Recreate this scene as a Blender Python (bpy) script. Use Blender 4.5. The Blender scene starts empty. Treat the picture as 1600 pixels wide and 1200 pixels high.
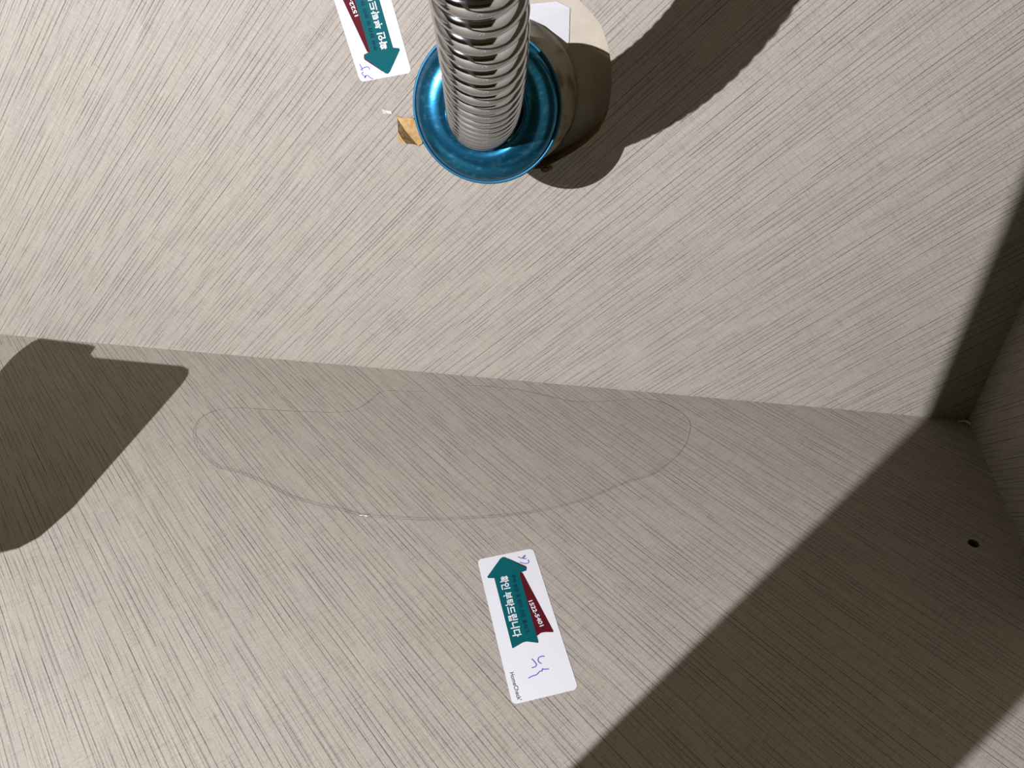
import bpy, bmesh, math, random
from mathutils import Matrix, Vector, noise
from mathutils.geometry import tessellate_polygon

random.seed(4)
scene = bpy.context.scene
COL = scene.collection

# ------------------------------------------------------------------ camera
# world: cabinet floor z = 0, back panel y = 0, right-hand panel x = 0 (metres)
CAM_X = (0.98198052, 0.18668544, -0.03449719)
CAM_DOWN = (0.08842964, -0.6106469, -0.78702891)
CAM_FWD = (-0.16799524, 0.76979667, -0.6159509)
cam_data = bpy.data.cameras.new('camera')
cam_data.sensor_width = 36.0
cam_data.lens = 1153.8565 * 36.0 / 1600.0
cam_data.clip_start = 0.01
cam = bpy.data.objects.new('camera', cam_data)
COL.objects.link(cam)
m = Matrix.Identity(4)
for r in range(3):
    m[r][0] = CAM_X[r]
    m[r][1] = -CAM_DOWN[r]
    m[r][2] = -CAM_FWD[r]
m[0][3], m[1][3], m[2][3] = -0.22148525, -0.42739212, 0.33817457
cam.matrix_world = m
scene.camera = cam

# ------------------------------------------------------------------ light
world = bpy.data.worlds.new('world')
scene.world = world
world.use_nodes = True
bg = world.node_tree.nodes['Background']
bg.inputs[0].default_value = (1.0, 0.88, 0.30, 1)
bg.inputs[1].default_value = 0.032

TORCH = Vector((-0.713, -0.899, 0.5535))
ld = bpy.data.lights.new('torch_light', 'SPOT')
ld.energy = 110.0
ld.color = (1.0, 0.995, 1.17)
ld.shadow_soft_size = 0.0032
ld.spot_size = math.radians(110)
ld.spot_blend = 0.7
lo = bpy.data.objects.new('torch_light', ld)
lo.location = TORCH
lo.rotation_euler = (Vector((-0.36, 0.0, 0.08)) - TORCH).to_track_quat('-Z', 'Y').to_euler()
COL.objects.link(lo)

vs = scene.view_settings
vs.view_transform = 'Standard'
vs.look = 'None'
vs.exposure = 0.0
vs.gamma = 1.0
vs.use_curve_mapping = False


# ------------------------------------------------------------------ materials
def new_mat(name):
    mt = bpy.data.materials.new(name)
    mt.use_nodes = True
    nt = mt.node_tree
    b = nt.nodes['Principled BSDF']
    return mt, nt, b


def plain(name, col, rough=0.6, metal=0.0, spec=0.3):
    mt, nt, b = new_mat(name)
    b.inputs['Base Color'].default_value = (*col, 1)
    b.inputs['Roughness'].default_value = rough
    b.inputs['Metallic'].default_value = metal
    b.inputs['Specular IOR Level'].default_value = spec
    return mt


def math_node(nt, op, a, b=None, clamp=False):
    n = nt.nodes.new('ShaderNodeMath')
    n.operation = op
    n.use_clamp = clamp
    for i, v in enumerate((a, b)):
        if v is None:
            continue
        if isinstance(v, (int, float)):
            n.inputs[i].default_value = v
        else:
            nt.links.new(v, n.inputs[i])
    return n.outputs[0]


def noise_uv(nt, u, v, su, sv, detail=2.0, rough=0.5, seed=0.0):
    c = nt.nodes.new('ShaderNodeCombineXYZ')
    nt.links.new(math_node(nt, 'MULTIPLY', u, su), c.inputs[0])
    nt.links.new(math_node(nt, 'MULTIPLY', v, sv), c.inputs[1])
    c.inputs[2].default_value = seed
    t = nt.nodes.new('ShaderNodeTexNoise')
    t.inputs['Scale'].default_value = 1.0
    t.inputs['Detail'].default_value = detail
    t.inputs['Roughness'].default_value = rough
    nt.links.new(c.outputs[0], t.inputs['Vector'])
    return t.outputs['Fac']


def ramp(nt, fac, lo_, hi_):
    n = nt.nodes.new('ShaderNodeMapRange')
    n.interpolation_type = 'SMOOTHSTEP'
    n.inputs['From Min'].default_value = lo_
    n.inputs['From Max'].default_value = hi_
    nt.links.new(fac, n.inputs['Value'])
    return n.outputs[0]


def laminate(name, g, h, seed):
    """printed foil of a cabinet board: fine dark scratches running along g, faint weave across."""
    mt, nt, b = new_mat(name)
    tc = nt.nodes.new('ShaderNodeTexCoord')

    def dot(vec):
        n = nt.nodes.new('ShaderNodeVectorMath')
        n.operation = 'DOT_PRODUCT'
        nt.links.new(tc.outputs['Object'], n.inputs[0])
        n.inputs[1].default_value = vec
        return n.outputs['Value']
    u, v = dot(g), dot(h)
    wob = noise_uv(nt, u, v, 9, 9, 1.0, 0.5, seed + 9)
    v2 = math_node(nt, 'ADD', v, math_node(nt, 'MULTIPLY', wob, 0.0010))
    # hairlines at irregular spacing, broken up along their length
    def hair(freq, width, off):
        vo = nt.nodes.new('ShaderNodeTexVoronoi')
        vo.voronoi_dimensions = '1D'
        vo.feature = 'DISTANCE_TO_EDGE'
        vo.inputs['Scale'].default_value = 1.0
        vo.inputs['Randomness'].default_value = 1.0
        nt.links.new(math_node(nt, 'ADD', math_node(nt, 'MULTIPLY', v2, freq), seed * 31.0 + off), vo.inputs['W'])
        hw = width * freq * 0.5
        return math_node(nt, 'SUBTRACT', 1.0, ramp(nt, vo.outputs['Distance'], hw * 0.35, hw * 1.5))
    brk = ramp(nt, noise_uv(nt, u, v2, 24, 300, 1.0, 0.5, seed + 5), 0.36, 0.55)
    lines = math_node(nt, 'MULTIPLY', hair(330, 0.00050, 0), brk)
    brk2 = ramp(nt, noise_uv(nt, u, v2, 40, 520, 1.0, 0.5, seed + 4), 0.42, 0.60)
    lines2 = math_node(nt, 'MULTIPLY', hair(620, 0.00042, 77.3), brk2)
    pale = ramp(nt, noise_uv(nt, u, v2, 20, 1500, 0.0, 0.5, seed + 6), 0.58, 0.80)
    cross = ramp(nt, noise_uv(nt, u, v, 1400, 90, 0.0, 0.5, seed + 7), 0.55, 0.78)
    grain = noise_uv(nt, u, v, 1250, 1250, 2.0, 0.8, seed + 11)
    cloud = noise_uv(nt, u, v, 30, 30, 2.0, 0.5, seed + 13)
    d = math_node(nt, 'MULTIPLY', lines, 0.56)
    d = math_node(nt, 'ADD', d, math_node(nt, 'MULTIPLY', lines2, 0.32))
    d = math_node(nt, 'SUBTRACT', d, math_node(nt, 'MULTIPLY', pale, 0.16))
    d = math_node(nt, 'ADD', d, math_node(nt, 'MULTIPLY', cross, 0.13))
    d = math_node(nt, 'ADD', d, math_node(nt, 'MULTIPLY', math_node(nt, 'SUBTRACT', grain, 0.5), 0.75))
    d = math_node(nt, 'ADD', d, math_node(nt, 'MULTIPLY', math_node(nt, 'SUBTRACT', cloud, 0.5), 0.10))
    f = math_node(nt, 'SUBTRACT', 1.16, d)
    hue = nt.nodes.new('ShaderNodeMix')
    hue.data_type = 'RGBA'
    nt.links.new(ramp(nt, noise_uv(nt, u, v, 26, 60, 2.0, 0.5, seed + 17), 0.35, 0.65), hue.inputs[0])
    hue.inputs[6].default_value = (0.193, 0.175, 0.133, 1)
    hue.inputs[7].default_value = (0.195, 0.175, 0.135, 1)
    sc = nt.nodes.new('ShaderNodeVectorMath')
    sc.operation = 'SCALE'
    nt.links.new(hue.outputs[2], sc.inputs[0])
    nt.links.new(f, sc.inputs['Scale'])
    nt.links.new(sc.outputs[0], b.inputs['Base Color'])
    b.inputs['Roughness'].default_value = 0.62
    b.inputs['Specular IOR Level'].default_value = 0.22
    bump = nt.nodes.new('ShaderNodeBump')
    bump.inputs['Strength'].default_value = 0.12
    bump.inputs['Distance'].default_value = 0.0004
    bump.invert = True
    nt.links.new(lines, bump.inputs['Height'])
    nt.links.new(bump.outputs[0], b.inputs['Normal'])
    return mt


def mottled(name, c1, c2, scale, rough=0.85, lo_=0.35, hi_=0.65, detail=4.0):
    mt, nt, b = new_mat(name)
    tc = nt.nodes.new('ShaderNodeTexCoord')
    t = nt.nodes.new('ShaderNodeTexNoise')
    t.inputs['Scale'].default_value = scale
    t.inputs['Detail'].default_value = detail
    nt.links.new(tc.outputs['Object'], t.inputs['Vector'])
    mix = nt.nodes.new('ShaderNodeMix')
    mix.data_type = 'RGBA'
    nt.links.new(ramp(nt, t.outputs['Fac'], lo_, hi_), mix.inputs[0])
    mix.inputs[6].default_value = (*c1, 1)
    mix.inputs[7].default_value = (*c2, 1)
    nt.links.new(mix.outputs[2], b.inputs['Base Color'])
    b.inputs['Roughness'].default_value = rough
    b.inputs['Specular IOR Level'].default_value = 0.2
    return mt


def rot2(deg):
    return math.cos(math.radians(deg)), math.sin(math.radians(deg))


c, s = rot2(43.87)
MAT_WALL = laminate('laminate_back', (c, 0, s), (-s, 0, c), 1.3)
c, s = rot2(39.26)
MAT_FLOOR = laminate('laminate_floor', (c, -s, 0), (s, c, 0), 21.7)
c, s = rot2(48.5)
MAT_RIGHT = laminate('laminate_side', (0, c, -s), (0, s, c), 44.1)
MAT_MDF = mottled('raw_fibreboard', (0.21, 0.155, 0.06), (0.28, 0.21, 0.10), 260)
MAT_TAN = mottled('torn_fibreboard', (0.25, 0.155, 0.05), (0.30, 0.205, 0.085), 420)
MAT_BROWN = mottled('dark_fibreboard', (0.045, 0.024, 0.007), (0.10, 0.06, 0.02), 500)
MAT_PLASTER = mottled('plaster', (0.285, 0.255, 0.185), (0.32, 0.288, 0.21), 60)
MAT_STUB = mottled('dirty_pipe', (0.13, 0.10, 0.06), (0.25, 0.228, 0.165), 75, 0.7, 0.32, 0.50, 7.0)
MAT_PAPER = plain('white_paper', (0.43, 0.43, 0.405), 0.5)
MAT_TISSUE = plain('white_sheet', (0.36, 0.36, 0.335), 0.6)
MAT_TEAL = plain('teal_print', (0.001, 0.058, 0.060), 0.45, 0.0, 0.08)
MAT_RED = plain('maroon_print', (0.055, 0.004, 0.006), 0.45, 0.0, 0.08)
MAT_EDGE = plain('dark_print', (0.010, 0.022, 0.032), 0.45)
MAT_FOLD = plain('dark_maroon_print', (0.030, 0.004, 0.010), 0.45)
MAT_WHITE = plain('white_print', (0.43, 0.435, 0.41), 0.5)
MAT_NAVY = plain('navy_print', (0.002, 0.014, 0.034), 0.6, 0.0, 0.05)
MAT_BLACK = plain('black_print', (0.022, 0.022, 0.028), 0.5)
MAT_INK = plain('violet_ink', (0.085, 0.06, 0.26), 0.5)
MAT_DARKPLASTIC = plain('dark_plastic', (0.05, 0.05, 0.05), 0.5)
MAT_CHIP = plain('pale_chip', (0.42, 0.38, 0.34), 0.6)

# chrome of the hose
MAT_CHROME, nt, b = new_mat('chrome')
b.inputs['Base Color'].default_value = (0.56, 0.565, 0.58, 1)
b.inputs['Metallic'].default_value = 1.0
b.inputs['Roughness'].default_value = 0.085

# blue film over the pressed steel flange, with fine scratches
MAT_BLUE, nt, b = new_mat('blue_film')
tc = nt.nodes.new('ShaderNodeTexCoord')
mp = nt.nodes.new('ShaderNodeMapping')
mp.inputs['Scale'].default_value = (260, 420, 260)
mp.inputs['Rotation'].default_value = (0.4, 0.9, 0.5)
nt.links.new(tc.outputs['Object'], mp.inputs['Vector'])
t = nt.nodes.new('ShaderNodeTexNoise')
t.inputs['Scale'].default_value = 1.0
t.inputs['Detail'].default_value = 4.0
nt.links.new(mp.outputs[0], t.inputs['Vector'])
mixc = nt.nodes.new('ShaderNodeMix')
mixc.data_type = 'RGBA'
nt.links.new(ramp(nt, t.outputs['Fac'], 0.50, 0.75), mixc.inputs[0])
mixc.inputs[6].default_value = (0.014, 0.120, 0.200, 1)
mixc.inputs[7].default_value = (0.050, 0.215, 0.330, 1)
nt.links.new(mixc.outputs[2], b.inputs['Base Color'])
b.inputs['Metallic'].default_value = 0.9
b.inputs['Roughness'].default_value = 0.22
bp = nt.nodes.new('ShaderNodeBump')
bp.inputs['Strength'].default_value = 0.035
bp.inputs['Distance'].default_value = 0.0004
nt.links.new(t.outputs['Fac'], bp.inputs['Height'])
nt.links.new(bp.outputs[0], b.inputs['Normal'])

MAT_RIM = plain('blue_film_edge', (0.010, 0.080, 0.125), 0.50, 0.7)


def water(name, glassy):
    mt = bpy.data.materials.new(name)
    mt.use_nodes = True
    nt = mt.node_tree
    nt.nodes.clear()
    out = nt.nodes.new('ShaderNodeOutputMaterial')
    lw = nt.nodes.new('ShaderNodeLayerWeight')
    lw.inputs['Blend'].default_value = 0.5
    schlick = math_node(nt, 'ADD', math_node(nt, 'MULTIPLY', math_node(nt, 'POWER', lw.outputs['Facing'], 5.0), 0.98), 0.02)
    tr = nt.nodes.new('ShaderNodeBsdfTransparent')
    tr.inputs['Color'].default_value = (1, 1, 1, 1)
    gl = nt.nodes.new('ShaderNodeBsdfGlossy')
    gl.inputs['Roughness'].default_value = 0.03 if not glassy else 0.14
    body = tr.outputs[0]
    if glassy:
        rf = nt.nodes.new('ShaderNodeBsdfRefraction')
        rf.inputs['IOR'].default_value = 1.33
        rf.inputs['Roughness'].default_value = 0.05
        mx0 = nt.nodes.new('ShaderNodeMixShader')
        mx0.inputs[0].default_value = glassy
        nt.links.new(tr.outputs[0], mx0.inputs[1])
        nt.links.new(rf.outputs[0], mx0.inputs[2])
        body = mx0.outputs[0]
    mx = nt.nodes.new('ShaderNodeMixShader')
    nt.links.new(schlick, mx.inputs[0])
    nt.links.new(body, mx.inputs[1])
    nt.links.new(gl.outputs[0], mx.inputs[2])
    nt.links.new(mx.outputs[0], out.inputs['Surface'])
    return mt


MAT_WATER = water('water_film', 0.0)
MAT_MENISCUS = water('water_edge', 0.45)


# ------------------------------------------------------------------ helpers
def mesh_obj(name, verts, faces, mat, parent=None, smooth=False):
    me = bpy.data.meshes.new(name)
    me.from_pydata([tuple(v) for v in verts], [], faces)
    bm = bmesh.new()
    bm.from_mesh(me)
    bmesh.ops.recalc_face_normals(bm, faces=bm.faces)
    bm.to_mesh(me)
    bm.free()
    me.materials.append(mat)
    if smooth:
        for p in me.polygons:
            p.use_smooth = True
    o = bpy.data.objects.new(name, me)
    COL.objects.link(o)
    if parent:
        o.parent = parent
    return o


def tag(o, label, cat, group=None):
    o['label'] = label
    o['category'] = cat
    if group:
        o['group'] = group
    return o


def structure(o, label=None, cat=None):
    o['kind'] = 'structure'
    if label:
        o['label'] = label
        o['category'] = cat
    return o


def empty(name, mat4):
    o = bpy.data.objects.new(name, None)
    o.empty_display_size = 0.02
    COL.objects.link(o)
    o.matrix_world = mat4
    return o


def box(x0, x1, y0, y1, z0, z1):
    v = [(x, y, z) for x in (x0, x1) for y in (y0, y1) for z in (z0, z1)]
    f = [(0, 1, 3, 2), (4, 6, 7, 5), (0, 4, 5, 1), (2, 3, 7, 6), (0, 2, 6, 4), (1, 5, 7, 3)]
    return v, f


def prism(poly, z0, z1, holes=()):
    """poly (and holes) in a plane; returns verts (x, y, z) and faces of a slab between z0 and z1."""
    loops = [list(poly)] + [list(h) for h in holes]
    flat = [p for lp in loops for p in lp]
    tris = tessellate_polygon([[Vector((p[0], p[1], 0)) for p in lp] for lp in loops])
    n = len(flat)
    v = [(p[0], p[1], z0) for p in flat] + [(p[0], p[1], z1) for p in flat]
    f = [tuple(t) for t in tris] + [tuple(i + n for i in reversed(t)) for t in tris]
    k = 0
    for lp in loops:
        L = len(lp)
        for i in range(L):
            a, b_ = k + i, k + (i + 1) % L
            f.append((a, b_, b_ + n, a + n))
        k += L
    return v, f


def smooth_closed(pts, sub):
    out = []
    n = len(pts)
    for i in range(n):
        p0, p1, p2, p3 = (Vector(pts[(i + k) % n]) for k in (-1, 0, 1, 2))
        for j in range(sub):
            t = j / sub
            out.append(0.5 * ((2 * p1) + (p2 - p0) * t + (2 * p0 - 5 * p1 + 4 * p2 - p3) * t * t
                              + (3 * p1 - p0 - 3 * p2 + p3) * t ** 3))
    return out


# ------------------------------------------------------------------ cabinet shell
XL, YF, ZT = -0.93, -0.55, 0.74       # left side, front plane, underside of worktop
HOLE = [(-0.2697, 0.2570), (-0.2630, 0.2510), (-0.2575, 0.2447), (-0.2537, 0.2354), (-0.2515, 0.2254),
        (-0.2507, 0.2150), (-0.2512, 0.2049), (-0.2532, 0.1962), (-0.2571, 0.1884), (-0.2630, 0.1822),
        (-0.2699, 0.1767), (-0.2795, 0.1707), (-0.2891, 0.1653), (-0.3050, 0.1625), (-0.3250, 0.1650),
        (-0.3400, 0.1740), (-0.3490, 0.1880), (-0.3520, 0.2050), (-0.3490, 0.2250), (-0.3410, 0.2430),
        (-0.3280, 0.2570), (-0.3110, 0.2650), (-0.2930, 0.2660), (-0.2800, 0.2630)]
PT = 0.018

v, f = prism([(XL, -0.01), (0.0, -0.01), (0.0, ZT), (XL, ZT)], 0.0, PT, [HOLE])
v = [(a, c_, b_) for a, b_, c_ in v]
wall_back = structure(mesh_obj('wall_back', v, f, MAT_WALL))
n4 = 4 + len(HOLE)
# raw board edge showing round the cut-out: a thin ring a hair inside the cut
ring_v, ring_f = [], []
cx, cz = -0.30, 0.214
for (x, z) in HOLE:
    d = Vector((x - cx, z - cz)).normalized() * 0.00005
    ring_v += [(x - d.x, 0.00005, z - d.y), (x - d.x, PT, z - d.y)]
for i in range(len(HOLE)):
    j = (i + 1) % len(HOLE)
    ring_f.append((2 * i, 2 * j, 2 * j + 1, 2 * i + 1))
hole_edge = mesh_obj('hole_edge', ring_v, ring_f, MAT_MDF, wall_back)
hole_edge['label'] = 'raw brown fibreboard edge of the pipe cut-out'

v, f = box(XL, 0.0, PT, PT + 0.05, -0.03, ZT)
structure(mesh_obj('wall_rear', v, f, MAT_PLASTER))

# floor board with a drilled screw hole
SCREW = (-0.0268, -0.1113)
scr = [(SCREW[0] + 0.0030 * math.cos(a), SCREW[1] + 0.0030 * math.sin(a))
       for a in [2 * math.pi * k / 16 for k in range(16)]]
v, f = prism([(XL, YF), (0.0, YF), (0.0, 0.0), (XL, 0.0)], -0.016, 0.0, [scr])
floor = structure(mesh_obj('floor', v, f, MAT_FLOOR))
rv = []
for k in range(16):
    a = 2 * math.pi * k / 16
    x, y = SCREW[0] + 0.00285 * math.cos(a), SCREW[1] + 0.00285 * math.sin(a)
    rv += [(x, y, -0.0002), (x, y, -0.012)]
rf = [(2 * k, 2 * ((k + 1) % 16), 2 * ((k + 1) % 16) + 1, 2 * k + 1) for k in range(16)]
rf.append(tuple(2 * k + 1 for k in range(16)))
sh = mesh_obj('screw_hole', rv, rf, MAT_BROWN, floor)
sh['label'] = 'small drilled hole showing brown board'

v, f = box(0.0, 0.016, YF, PT, -0.016, ZT)
structure(mesh_obj('wall_right', v, f, MAT_RIGHT))
v, f = box(XL - 0.016, XL, YF, PT, -0.016, ZT)
structure(mesh_obj('wall_left', v, f, MAT_RIGHT))
v, f = box(XL - 0.016, 0.016, YF, PT, ZT, ZT + 0.02)
structure(mesh_obj('ceiling', v, f, MAT_MDF))
# upright front stile between the two door openings (throws the broad shadow to the right)
v, f = box(-0.4226, -0.3495, -0.530, -0.518, 0.0, ZT)
structure(mesh_obj('trim_1', v, f, MAT_WALL))
v, f = box(-3.0, 2.0, -4.0, YF - 0.03, -0.14, -0.10)
structure(mesh_obj('floor_room', v, f, mottled('room_floor', (0.20, 0.15, 0.09), (0.26, 0.19, 0.12), 6)))

# ------------------------------------------------------------------ puddle
PUD = [(-0.506, -0.0616), (-0.4825, -0.0603), (-0.4585, -0.0586), (-0.4349, -0.0562), (-0.4239, -0.0531),
       (-0.4176, -0.0478), (-0.4138, -0.0406), (-0.4098, -0.031), (-0.4038, -0.0267), (-0.3918, -0.0254),
       (-0.3776, -0.0233), (-0.3599, -0.0161), (-0.3439, -0.0115), (-0.3246, -0.011), (-0.3076, -0.0116),
       (-0.2881, -0.0148), (-0.2689, -0.0186), (-0.2552, -0.018), (-0.2395, -0.0143), (-0.2238, -0.0102),
       (-0.2103, -0.0093), (-0.1989, -0.0134), (-0.19, -0.0205), (-0.1847, -0.0294), (-0.1843, -0.0373),
       (-0.1863, -0.0493), (-0.19, -0.0599), (-0.1948, -0.0686), (-0.2034, -0.0806), (-0.2112, -0.087),
       (-0.2209, -0.0925), (-0.2323, -0.101), (-0.2452, -0.1112), (-0.2599, -0.12), (-0.2784, -0.1282),
       (-0.2933, -0.1331), (-0.312, -0.1381), (-0.3347, -0.143), (-0.3502, -0.145), (-0.3662, -0.146),
       (-0.3802, -0.1469), (-0.3956, -0.1446), (-0.4133, -0.1425), (-0.4323, -0.1384), (-0.4539, -0.1299),
       (-0.475, -0.1237), (-0.4902, -0.1213), (-0.5023, -0.1145), (-0.514, -0.1055), (-0.5218, -0.0968),
       (-0.5274, -0.0861), (-0.5277, -0.0749), (-0.52, -0.0659)]
outline = [p.to_2d() for p in smooth_closed([(x, y, 0) for x, y in PUD], 16)]
outline = [p + Vector((noise.noise(Vector((p.x * 330, p.y * 330, 1.0))), noise.noise(Vector((p.x * 330, p.y * 330, 7.0))))) * 0.00016 for p in outline]
N = len(outline)
nrm = []
for i in range(N):
    t_ = (outline[(i + 1) % N] - outline[i - 1]).normalized()
    nrm.append(Vector((-t_.y, t_.x)))
area = sum(outline[i].x * outline[(i + 1) % N].y - outline[(i + 1) % N].x * outline[i].y for i in range(N))
if area < 0:
    nrm = [-q for q in nrm]          # inward normals
HW, WW = 0.0010, 0.0012              # film height, width of the rounded edge
puddle = empty('water_puddle', Matrix.Translation((-0.36, -0.08, 0.0)))
tag(puddle, 'shallow pool of clear water lying on the cabinet floor', 'puddle')


def local(o, pts):
    inv = o.matrix_world.inverted()
    return [inv @ Vector(p) for p in pts]


rings = []
K = 10
for k in range(K + 1):
    a = math.radians(90) * k / K
    off, z = WW * (1 - math.cos(a)), HW * math.sin(a) ** 0.9 + 0.00003
    rings.append([(outline[i].x + nrm[i].x * off, outline[i].y + nrm[i].y * off, z) for i in range(N)])
ev = [p for r in rings for p in r]
ef = [(k * N + i, k * N + (i + 1) % N, (k + 1) * N + (i + 1) % N, (k + 1) * N + i)
      for k in range(K) for i in range(N)]
mesh_obj('water_edge', local(puddle, ev), ef, MAT_MENISCUS, puddle, True)['label'] = 'rounded rim of the water'
top = rings[-1]
tr = tessellate_polygon([[Vector(p) for p in top]])
ws = mesh_obj('water_surface', local(puddle, top), [tuple(t_) for t_ in tr], MAT_WATER, puddle, True)
for ob in puddle.children:
    if sum(p_.normal.z * p_.area for p_ in ob.data.polygons) < 0:
        ob.data.flip_normals()


def droplet(x, y, r, label):
    vv, ff = [], []
    for k in range(5):
        a = math.radians(90) * k / 5
        for j in range(14):
            b_ = 2 * math.pi * j / 14
            vv.append((r * math.cos(a) * math.cos(b_), 0.75 * r * math.cos(a) * math.sin(b_), 0.6 * r * math.sin(a)))
    vv.append((0, 0, 0.6 * r))
    for k in range(4):
        for j in range(14):
            ff.append((k * 14 + j, k * 14 + (j + 1) % 14, (k + 1) * 14 + (j + 1) % 14, (k + 1) * 14 + j))
    for j in range(14):
        ff.append((56 + j, 56 + (j + 1) % 14, 70))
    o = mesh_obj('water_droplet', vv, ff, MAT_MENISCUS, None, True)
    o.location = (x, y, 0.00003)
    tag(o, label, 'droplet')


droplet(-0.1906, -0.0775, 0.0011, 'tiny water droplet on the floor, farther one from the right tip of the pool')
droplet(-0.1928, -0.0700, 0.0008, 'tiny water droplet on the floor touching the right tip of the pool')

# ------------------------------------------------------------------ drain hose
B0, B1, B2, B3 = (Vector(q) for q in ((-0.3153, -0.0430, 0.2090), (-0.3135, -0.0572, 0.2099),
                                      (-0.2886, -0.1270, 0.2478), (-0.2847, -0.1717, 0.3226)))
dirv = (B3 - B2).normalized()
C0, C1, C2, C3 = B3, B3 + dirv * 0.08, Vector((-0.283, -0.235, 0.55)), Vector((-0.283, -0.235, ZT))


def bez(p, t_):
    u_ = 1 - t_
    return p[0] * u_ ** 3 + p[1] * (3 * u_ * u_ * t_) + p[2] * (3 * u_ * t_ * t_) + p[3] * t_ ** 3


start = B0 - (B1 - B0).normalized() * 0.05
dense = [start.lerp(B0, k / 40) for k in range(40)]
dense += [bez((B0, B1, B2, B3), k / 300) for k in range(300)]
dense += [bez((C0, C1, C2, C3), k / 400) for k in range(401)]
cum = [0.0]
for a, b_ in zip(dense, dense[1:]):
    cum.append(cum[-1] + (b_ - a).length)
R0, AMP, SEG = 0.0180, 0.0038, 64
step = 0.00032
n_s = int(cum[-1] / step)
hv, hf = [], []
idx = 0
phase = 0.0
ref = Vector((1, 0, 0))
for k in range(n_s + 1):
    sarc = k * step
    while idx < len(cum) - 2 and cum[idx + 1] < sarc:
        idx += 1
    tt = (sarc - cum[idx]) / max(cum[idx + 1] - cum[idx], 1e-9)
    p = dense[idx].lerp(dense[idx + 1], min(tt, 1))
    i0, i1 = max(idx - 6, 0), min(idx + 7, len(dense) - 1)
    tan = (dense[i1] - dense[i0]).normalized()
    ex = (ref - tan * ref.dot(tan)).normalized()
    ref = ex
    ey = tan.cross(ex)
    pitch = 0.0056 + 0.0034 * min(max((sarc - 0.085) / 0.075, 0), 1)     # the hose is stretched towards the bend
    phase += step / pitch
    w_ = 2 * (phase % 1.0) - 1
    rr = R0 - AMP * (pitch / 0.009) * (1 - max(1 - (0.985 * w_) ** 2, 0) ** 0.5)
    for j in range(SEG):
        a = 2 * math.pi * j / SEG
        hv.append(p + (ex * math.cos(a) + ey * math.sin(a)) * rr)
for k in range(n_s):
    for j in range(SEG):
        j2 = (j + 1) % SEG
        hf.append((k * SEG + j, k * SEG + j2, (k + 1) * SEG + j2, (k + 1) * SEG + j))
hose = mesh_obj('drain_hose', hv, hf, MAT_CHROME, None, True)
tag(hose, 'shiny chrome corrugated drain hose running up from the blue flange', 'hose')

# ------------------------------------------------------------------ blue flange
FC = Vector((-0.3081, -0.0613, 0.2200))
FN = Vector((0.0878, -1.0, 0.2146)).normalized()
FU = FN.cross(Vector((0, 0, 1))).normalized()
FW = FU.cross(FN)
M = Matrix.Identity(4)
for r in range(3):
    M[r][0], M[r][1], M[r][2], M[r][3] = FU[r], FW[r], FN[r], FC[r]


def lathe(name, prof, mat, parent, seg=96):
    vv, ff = [], []
    for (r, h) in prof:
        for j in range(seg):
            a = 2 * math.pi * j / seg
            vv.append((r * math.cos(a), r * math.sin(a), h))
    for k in range(len(prof) - 1):
        for j in range(seg):
            j2 = (j + 1) % seg
            ff.append((k * seg + j, k * seg + j2, (k + 1) * seg + j2, (k + 1) * seg + j))
    return mesh_obj(name, vv, ff, mat, parent, True)


flange = empty('pipe_flange', M)
tag(flange, 'round domed wall flange in blue film around the drain hose', 'flange')
dome = [(0.0360, -0.0004), (0.0357, 0.0010), (0.0349, 0.0028), (0.0333, 0.0048), (0.0310, 0.0066), (0.0285, 0.0077), (0.0260, 0.0083),
        (0.0230, 0.0085), (0.0205, 0.0082), (0.0194, 0.0074), (0.0190, 0.0055), (0.0190, 0.0030), (0.0197, 0.0030),
        (0.0200, 0.0055), (0.0215, 0.0073), (0.0262, 0.0074), (0.0290, 0.0066), (0.0318, 0.0050), (0.0342, 0.0024),
        (0.0350, 0.0008), (0.0352, -0.0004)]
lathe('dome', dome, MAT_BLUE, flange)
lip = []
for k in range(13):
    a = 2 * math.pi * k / 12
    lip.append((0.0368 + 0.0008 * math.cos(a), -0.0002 + 0.0007 * math.sin(a)))
lathe('rolled_rim', lip, MAT_RIM, flange)

# ------------------------------------------------------------------ stub of the wall pipe behind the flange
M2 = M.copy()
stub_o = FC - FN * 0.0800
for r in range(3):
    M2[r][3] = stub_o[r]
prof = [(0.0, -0.004), (0.0440, -0.004), (0.0435, 0.006), (0.0420, 0.020), (0.0385, 0.034), (0.0330, 0.046), (0.0280, 0.056),
        (0.0250, 0.060), (0.0195, 0.060), (0.0190, 0.040)]
stub = lathe('drain_pipe_stub', prof, MAT_STUB, None, 64)
stub.matrix_world = M2
rnd = random.Random(3)
for vtx in stub.data.vertices:
    if vtx.co.xy.length > 0.022:
        vtx.co.xy *= 1 + 0.018 * noise.noise(vtx.co * 130)
tag(stub, 'grimy grey-brown pipe stub behind the blue flange in the wall cut-out', 'pipe')

# white sheet stuck in the cut-out
pp = [(-0.3128, 0.2530), (-0.3028, 0.2518), (-0.2841, 0.2530), (-0.2767, 0.2496), (-0.2771, 0.2300), (-0.2804, 0.2260),
      (-0.2914, 0.2320), (-0.3100, 0.2400)]
v, f = prism(pp, PT - 0.0006, PT - 0.0002)
v = [(a, c_ - 0.004 * max(0, (-0.287 - a) / 0.02), b_) for a, b_, c_ in v]
tag(mesh_obj('paper_scrap', v, f, MAT_TISSUE), 'white folded scrap of sheet inside the wall cut-out beside the pipe', 'paper')

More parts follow.
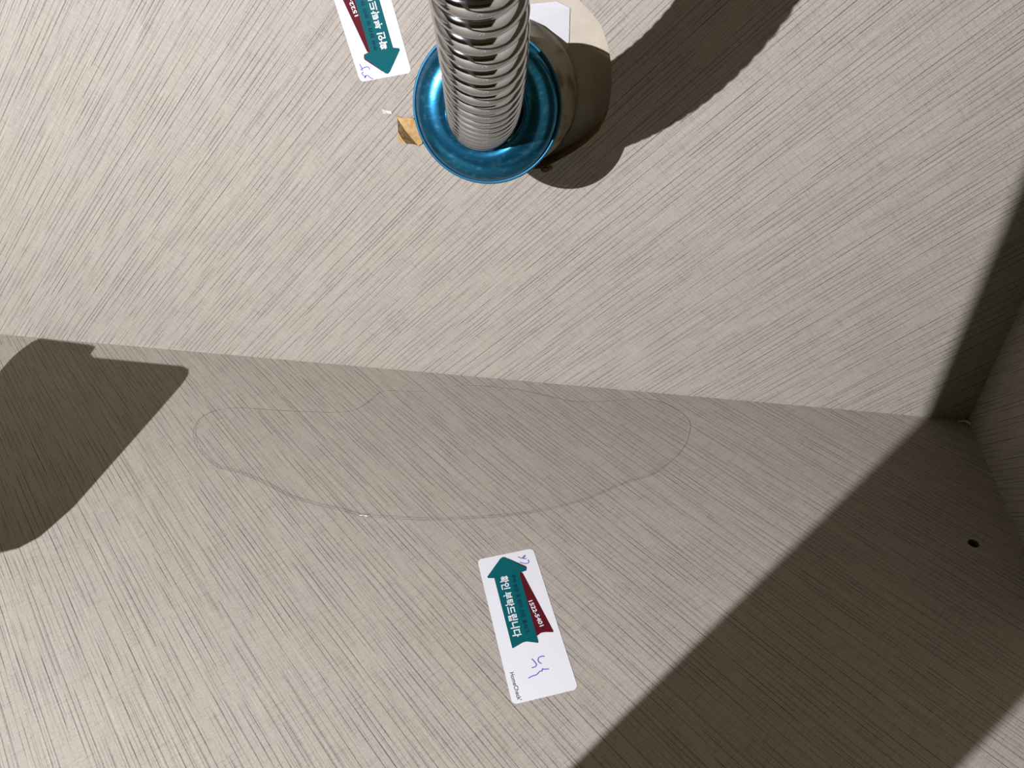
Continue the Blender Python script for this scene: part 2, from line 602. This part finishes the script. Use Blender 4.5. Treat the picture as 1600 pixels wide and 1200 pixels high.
# ------------------------------------------------------------------ damage round the cut-out
chip = empty('laminate_chip', Matrix.Translation((-0.372, 0.0, 0.185)))
tag(chip, 'torn tan and brown fibreboard chip left of the blue flange', 'chip')
up = [(-0.3792, -0.0004, 0.1943), (-0.3752, -0.0014, 0.1932), (-0.3677, -0.0018, 0.1934), (-0.3620, -0.0018, 0.1860),
      (-0.3640, -0.0014, 0.1780), (-0.3667, -0.0010, 0.1765), (-0.3725, -0.0028, 0.1852)]
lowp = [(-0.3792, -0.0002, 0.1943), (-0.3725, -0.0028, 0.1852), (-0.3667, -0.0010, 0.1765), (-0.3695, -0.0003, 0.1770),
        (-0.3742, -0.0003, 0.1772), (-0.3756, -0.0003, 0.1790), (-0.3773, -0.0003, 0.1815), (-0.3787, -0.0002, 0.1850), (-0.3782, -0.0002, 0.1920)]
corner = [(-0.3787, -0.0008, 0.1850), (-0.3773, -0.0008, 0.1817), (-0.3757, -0.0008, 0.1792), (-0.3742, -0.0008, 0.1773),
          (-0.3784, -0.0006, 0.1781), (-0.3792, -0.0006, 0.1816)]


def facet(name, pts, mat, parent, thick=0.0006):
    n = len(pts)
    front = local(parent, pts)
    back = [q + Vector((0, thick, 0)) for q in front]
    ff = [tuple(range(n)), tuple(range(2 * n - 1, n - 1, -1))]
    ff += [(i, (i + 1) % n, (i + 1) % n + n, i + n) for i in range(n)]
    return mesh_obj(name, front + back, ff, mat, parent)


facet('torn_face', up, MAT_TAN, chip)
facet('shaded_core', lowp, MAT_BROWN, chip)  # brown core fibre; the facet's shade is also put into its colour
facet('loose_corner', corner, MAT_TAN, chip)
fl = empty('laminate_flake', Matrix.Translation((-0.384, 0.0, 0.197)))
tag(fl, 'small pale flake of foil lifting beside the torn chip', 'flake')
facet('flake_body', [(-0.3868, -0.0012, 0.1987), (-0.3860, -0.0022, 0.1956), (-0.3836, -0.0008, 0.1954),
                     (-0.3812, -0.0003, 0.1950), (-0.3814, -0.0003, 0.1966), (-0.3846, -0.0006, 0.1972)], MAT_CHIP, fl, 0.0005)
crumb_bm = bmesh.new()
for (x, z, r) in ((-0.2893, 0.1652, 0.0022), (-0.2872, 0.1648, 0.0017), (-0.2853, 0.1655, 0.0015), (-0.2880, 0.1636, 0.0013)):
    g = bmesh.ops.create_icosphere(crumb_bm, subdivisions=2, radius=r, matrix=Matrix.Translation((x, 0.0004, z)))
    for q in g['verts']:
        q.co += Vector((noise.noise(q.co * 900), noise.noise(q.co * 900 + Vector((5, 5, 5))), noise.noise(q.co * 900 + Vector((9, 1, 3))))) * r * 0.6
me = bpy.data.meshes.new('fibre_tuft')
crumb_bm.to_mesh(me)
crumb_bm.free()
me.materials.append(MAT_BROWN)
o = bpy.data.objects.new('fibre_tuft', me)
COL.objects.link(o)
tag(o, 'dark brown tuft of torn fibre on the lower rim of the cut-out', 'fibre tuft')

# sliver of edging in the far right corner
sl = empty('edging_sliver', Matrix.Translation((-0.003, -0.004, 0.0)))
tag(sl, 'thin pale sliver of edging in the dark right corner', 'sliver')
pts = [(-0.0075, -0.0030, 0.0008), (-0.0035, -0.0034, 0.0022), (-0.0008, -0.0058, 0.0022), (-0.0009, -0.0068, 0.0008)]
sv, sf = [], []
for i, q in enumerate(pts):
    wd = (0.0003, 0.0006, 0.0008, 0.0003)[i]
    sv += [(q[0], q[1] - 0.0003, q[2] - wd), (q[0], q[1] + 0.0003, q[2] - wd), (q[0], q[1] + 0.0003, q[2] + wd), (q[0], q[1] - 0.0003, q[2] + wd)]
for i in range(3):
    for j in range(4):
        sf.append((4 * i + j, 4 * i + (j + 1) % 4, 4 * i + 4 + (j + 1) % 4, 4 * i + 4 + j))
sf += [(0, 1, 2, 3), (15, 14, 13, 12)]
mesh_obj('sliver_strip', local(sl, sv), sf, MAT_CHIP, sl)

# ------------------------------------------------------------------ stickers
SW, SH = 32.8, 89.0     # millimetres
MM = 0.001


def flat_poly(name, pts, mat, parent, z, th=0.03):
    vv, ff = prism([(x * MM, -y * MM) for x, y in pts], (z - th) * MM, z * MM)
    return mesh_obj(name, vv, ff, mat, parent)


def stroke(paths, width):
    vv, ff = [], []
    for path in paths:
        pts_ = [Vector((x, -y)) for x, y in path]
        fine = []
        for i in range(len(pts_) - 1):
            p0, p1, p2, p3 = pts_[max(i - 1, 0)], pts_[i], pts_[i + 1], pts_[min(i + 2, len(pts_) - 1)]
            for j in range(6):
                t_ = j / 6
                fine.append(0.5 * ((2 * p1) + (p2 - p0) * t_ + (2 * p0 - 5 * p1 + 4 * p2 - p3) * t_ * t_ + (3 * p1 - p0 - 3 * p2 + p3) * t_ ** 3))
        fine.append(pts_[-1])
        base = len(vv)
        for i, p in enumerate(fine):
            d = fine[min(i + 1, len(fine) - 1)] - fine[max(i - 1, 0)]
            d = d.normalized() if d.length > 0 else Vector((1, 0))
            q = Vector((-d.y, d.x)) * width / 2
            vv += [p + q, p - q]
        for i in range(len(fine) - 1):
            ff.append((base + 2 * i, base + 2 * i + 2, base + 2 * i + 3, base + 2 * i + 1))
    return vv, ff


def text_part(name, body, mat, parent, x0, y0, x1, y1, height, z, bold, shift):
    """lettering that reads from (x0, y0) to (x1, y1); height = letter height across the line (mm)."""
    cu = bpy.data.curves.new(name, 'FONT')
    cu.body = body
    cu.size = 1.0
    cu.offset = bold
    cu.resolution_u = 3
    tmp = bpy.data.objects.new(name, cu)
    COL.objects.link(tmp)
    bpy.context.view_layer.update()
    me_ = bpy.data.meshes.new_from_object(tmp.evaluated_get(bpy.context.evaluated_depsgraph_get()))
    bpy.data.objects.remove(tmp)
    xs = [q.co.x for q in me_.vertices]
    ys = [q.co.y for q in me_.vertices]
    d = Vector((x1 - x0, -(y1 - y0)))
    L = d.length
    d.normalize()
    nrm_ = Vector((-d.y, d.x))
    for q in me_.vertices:
        a = (q.co.x - min(xs)) / (max(xs) - min(xs)) * L
        b2 = ((q.co.y - min(ys)) / (max(ys) - min(ys)) - 0.5 + shift) * height
        p = Vector((x0, -y0)) + d * a + nrm_ * b2
        q.co = Vector((p.x * MM, p.y * MM, z * MM))
    me_.materials.clear()
    me_.materials.append(mat)
    o_ = bpy.data.objects.new(name, me_)
    COL.objects.link(o_)
    o_.parent = parent
    return o_


TEAL = [(14.42, 1.75), (13.1, 2.5), (3.41, 12.95), (3.55, 13.95), (7.0, 14.9), (6.9, 59.4), (7.5, 59.5), (13.0, 57.6),
        (14.5, 57.6), (19.9, 59.8), (20.3, 59.2), (21.0, 15.1), (24.8, 14.3), (25.3, 12.9), (25.1, 12.2), (15.6, 2.2)]
FOLD = [(17.2, 3.4), (26.0, 11.6), (25.9, 13.0), (25.2, 14.6), (16.0, 4.0)]
RED = [(20.6, 14.6), (22.3, 14.7), (23.0, 15.6), (29.75, 55.4), (29.2, 55.9), (25.4, 54.85), (23.1, 54.8), (20.2, 56.2)]
GLOW = None


def rounded_rect(w, h, r, n=8):
    out = []
    for (cx_, cy_, a0) in ((w - r, r, -90), (w - r, h - r, 0), (r, h - r, 90), (r, r, 180)):
        for k in range(n + 1):
            a = math.radians(a0 + 90 * k / n)
            out.append((cx_ + r * math.cos(a), cy_ + r * math.sin(a)))
    return out


def sticker(name, label, mat4, scribbles):
    root = empty(name, mat4)
    tag(root, label, 'sticker', 'arrow stickers')
    flat_poly('paper', rounded_rect(SW, SH, 2.6), MAT_PAPER, root, 0.20, 0.17)
    flat_poly('red_arrow', RED, MAT_RED, root, 0.24)
    flat_poly('arrow_fold', FOLD, MAT_FOLD, root, 0.25)
    dark = [(x + 0.0, y) for x, y in TEAL]
    cx_ = sum(p[0] for p in dark) / len(dark)
    flat_poly('arrow_outline', [(x + (0.28 if x > 14 else -0.22), y + (0.25 if y > 40 else 0.05)) for x, y in TEAL], MAT_EDGE, root, 0.27)
    flat_poly('teal_arrow', TEAL, MAT_TEAL, root, 0.30)
    text_part('request_text', '\ud655\uc778 \ubd80\ud0c1\ub4dc\ub9bd\ub2c8\ub2e4', MAT_WHITE, root, 11.9, 14.9, 10.75, 54.1, 4.9, 0.34, 0.026, 0.0)
    text_part('service_text', '\uc8fc\ud0dd \uc810\uac80 \ubc0f \uad00\ub9ac \uc804\ubb38 \ud648\uccb4\ud06c', MAT_NAVY, root, 17.25, 15.2, 16.4, 53.2, 2.4, 0.34, 0.018, 0.0)
    text_part('phone_number', '1522-5401', MAT_WHITE, root, 22.55, 34.3, 24.6, 51.1, 2.35, 0.34, 0.022, 0.0)
    text_part('brand_text', 'HomeCheck\u2019', MAT_BLACK, root, 3.35, 72.6, 3.85, 87.8, 2.1, 0.26, 0.012, 0.0)
    for sc_ in scribbles:
        vv, ff = stroke([sc_], 0.55)
        mesh_obj('pen_stroke', [(q.x * MM, q.y * MM, 0.26 * MM) for q in vv], ff, MAT_INK, root)['label'] = 'violet pen mark'
    return root


def frame(origin, ex_, ey_down, nz):
    mm = Matrix.Identity(4)
    for r in range(3):
        mm[r][0], mm[r][1], mm[r][2], mm[r][3] = ex_[r], -ey_down[r], nz[r], origin[r]
    return mm


exf = Vector((0.91493, 0.40362, 0.0))
eyf = Vector((0.40362, -0.91493, 0.0))
ctr = Vector((-0.26993, -0.20196, 0.0))
of = ctr - exf * SW * MM / 2 - eyf * SH * MM / 2
low_marks = [
    [(14.77, 67.9), (15.74, 69.72), (16.32, 71.63), (15.37, 72.55), (13.56, 72.68)],
    [(21.54, 68.23), (19.84, 67.8), (18.25, 68.38), (17.69, 69.82), (18.12, 70.91), (18.98, 71.72)],
    [(10.53, 77.65), (12.79, 77.09), (14.96, 76.87), (16.45, 75.91), (17.09, 75.5), (18.14, 75.57), (18.59, 74.53), (19.36, 75.0), (21.76, 75.34)]]
sticker('arrow_sticker', 'white arrow sticker lying on the floor below the water, arrow pointing to it', frame(of, exf, eyf, Vector((0, 0, 1))),
        low_marks + [
            [(22.98, 3.8), (24.2, 5.0), (25.57, 5.54), (26.81, 4.61), (27.23, 3.9), (26.41, 4.19), (25.44, 5.07), (26.4, 6.26), (27.46, 6.03)],
            [(23.05, 7.69), (24.52, 8.82), (26.08, 9.6), (27.6, 9.5), (28.26, 8.43), (27.92, 7.22)]])
a = Vector((-0.9838, 0.0, -0.1793))
e_ = Vector((-0.1793, 0.0, 0.9838))
sticker('arrow_sticker', 'white arrow sticker on the back panel left of the hose, arrow pointing down', frame(Vector((-0.3659, 0.0, 0.2190)), a, e_, Vector((0, -1, 0))),
        low_marks + [
            [(29.79, 9.78), (29.38, 8.14), (29.23, 6.42), (30.38, 6.86)],
            [(29.09, 7.02), (26.94, 7.52), (25.09, 7.28), (24.61, 5.79)],
            [(28.89, 5.07), (30.04, 4.66), (29.75, 3.53), (28.47, 2.42), (29.39, 1.96), (27.48, 3.08), (25.9, 1.49), (24.35, 0.40)]])

# ------------------------------------------------------------------ unseen stand, added to cast the floor shadow at the left
SHADOW = [(-0.5753, -0.0195), (-0.5680, -0.0225), (-0.5645, -0.0290), (-0.5630, -0.0400), (-0.5630, -0.0715), (-0.5635, -0.1200), (-0.5640, -0.1680),
          (-0.5670, -0.1840), (-0.5740, -0.1940), (-0.5820, -0.1985), (-0.5912, -0.2000), (-0.7000, -0.2000), (-0.7150, -0.1900),
          (-0.7180, -0.1700), (-0.7150, -0.0540), (-0.7226, -0.0164), (-0.7215, -0.0060), (-0.7180, -0.0005), (-0.7080, -0.0010), (-0.6700, -0.0030),
          (-0.6625, -0.0050), (-0.6600, -0.0150), (-0.6540, -0.0190)]
SS = 0.80
blocker_top = [TORCH + (Vector((x, y, 0)) - TORCH) * SS for x, y in SHADOW]  # top shaped by tracing the wanted shadow outline back towards the torch
st = empty('added_shadow_stand', Matrix.Translation((-0.665, -0.28, 0.0)))
tag(st, 'dark made-up stand out of view, top shaped to cast the floor shadow', 'stand')
v, f = prism([(p.x + 0.665, p.y + 0.28) for p in blocker_top], blocker_top[0].z - 0.006, blocker_top[0].z)
mesh_obj('top', v, f, MAT_DARKPLASTIC, st)
v, f = prism([(0.020 * math.cos(2 * math.pi * k / 20) - 0.02, 0.020 * math.sin(2 * math.pi * k / 20)) for k in range(20)], 0.006, blocker_top[0].z - 0.006)
mesh_obj('column', v, f, MAT_DARKPLASTIC, st)
v, f = prism([(0.045 * math.cos(2 * math.pi * k / 24) - 0.02, 0.045 * math.sin(2 * math.pi * k / 24)) for k in range(24)], 0.0, 0.006)
mesh_obj('foot', v, f, MAT_DARKPLASTIC, st)
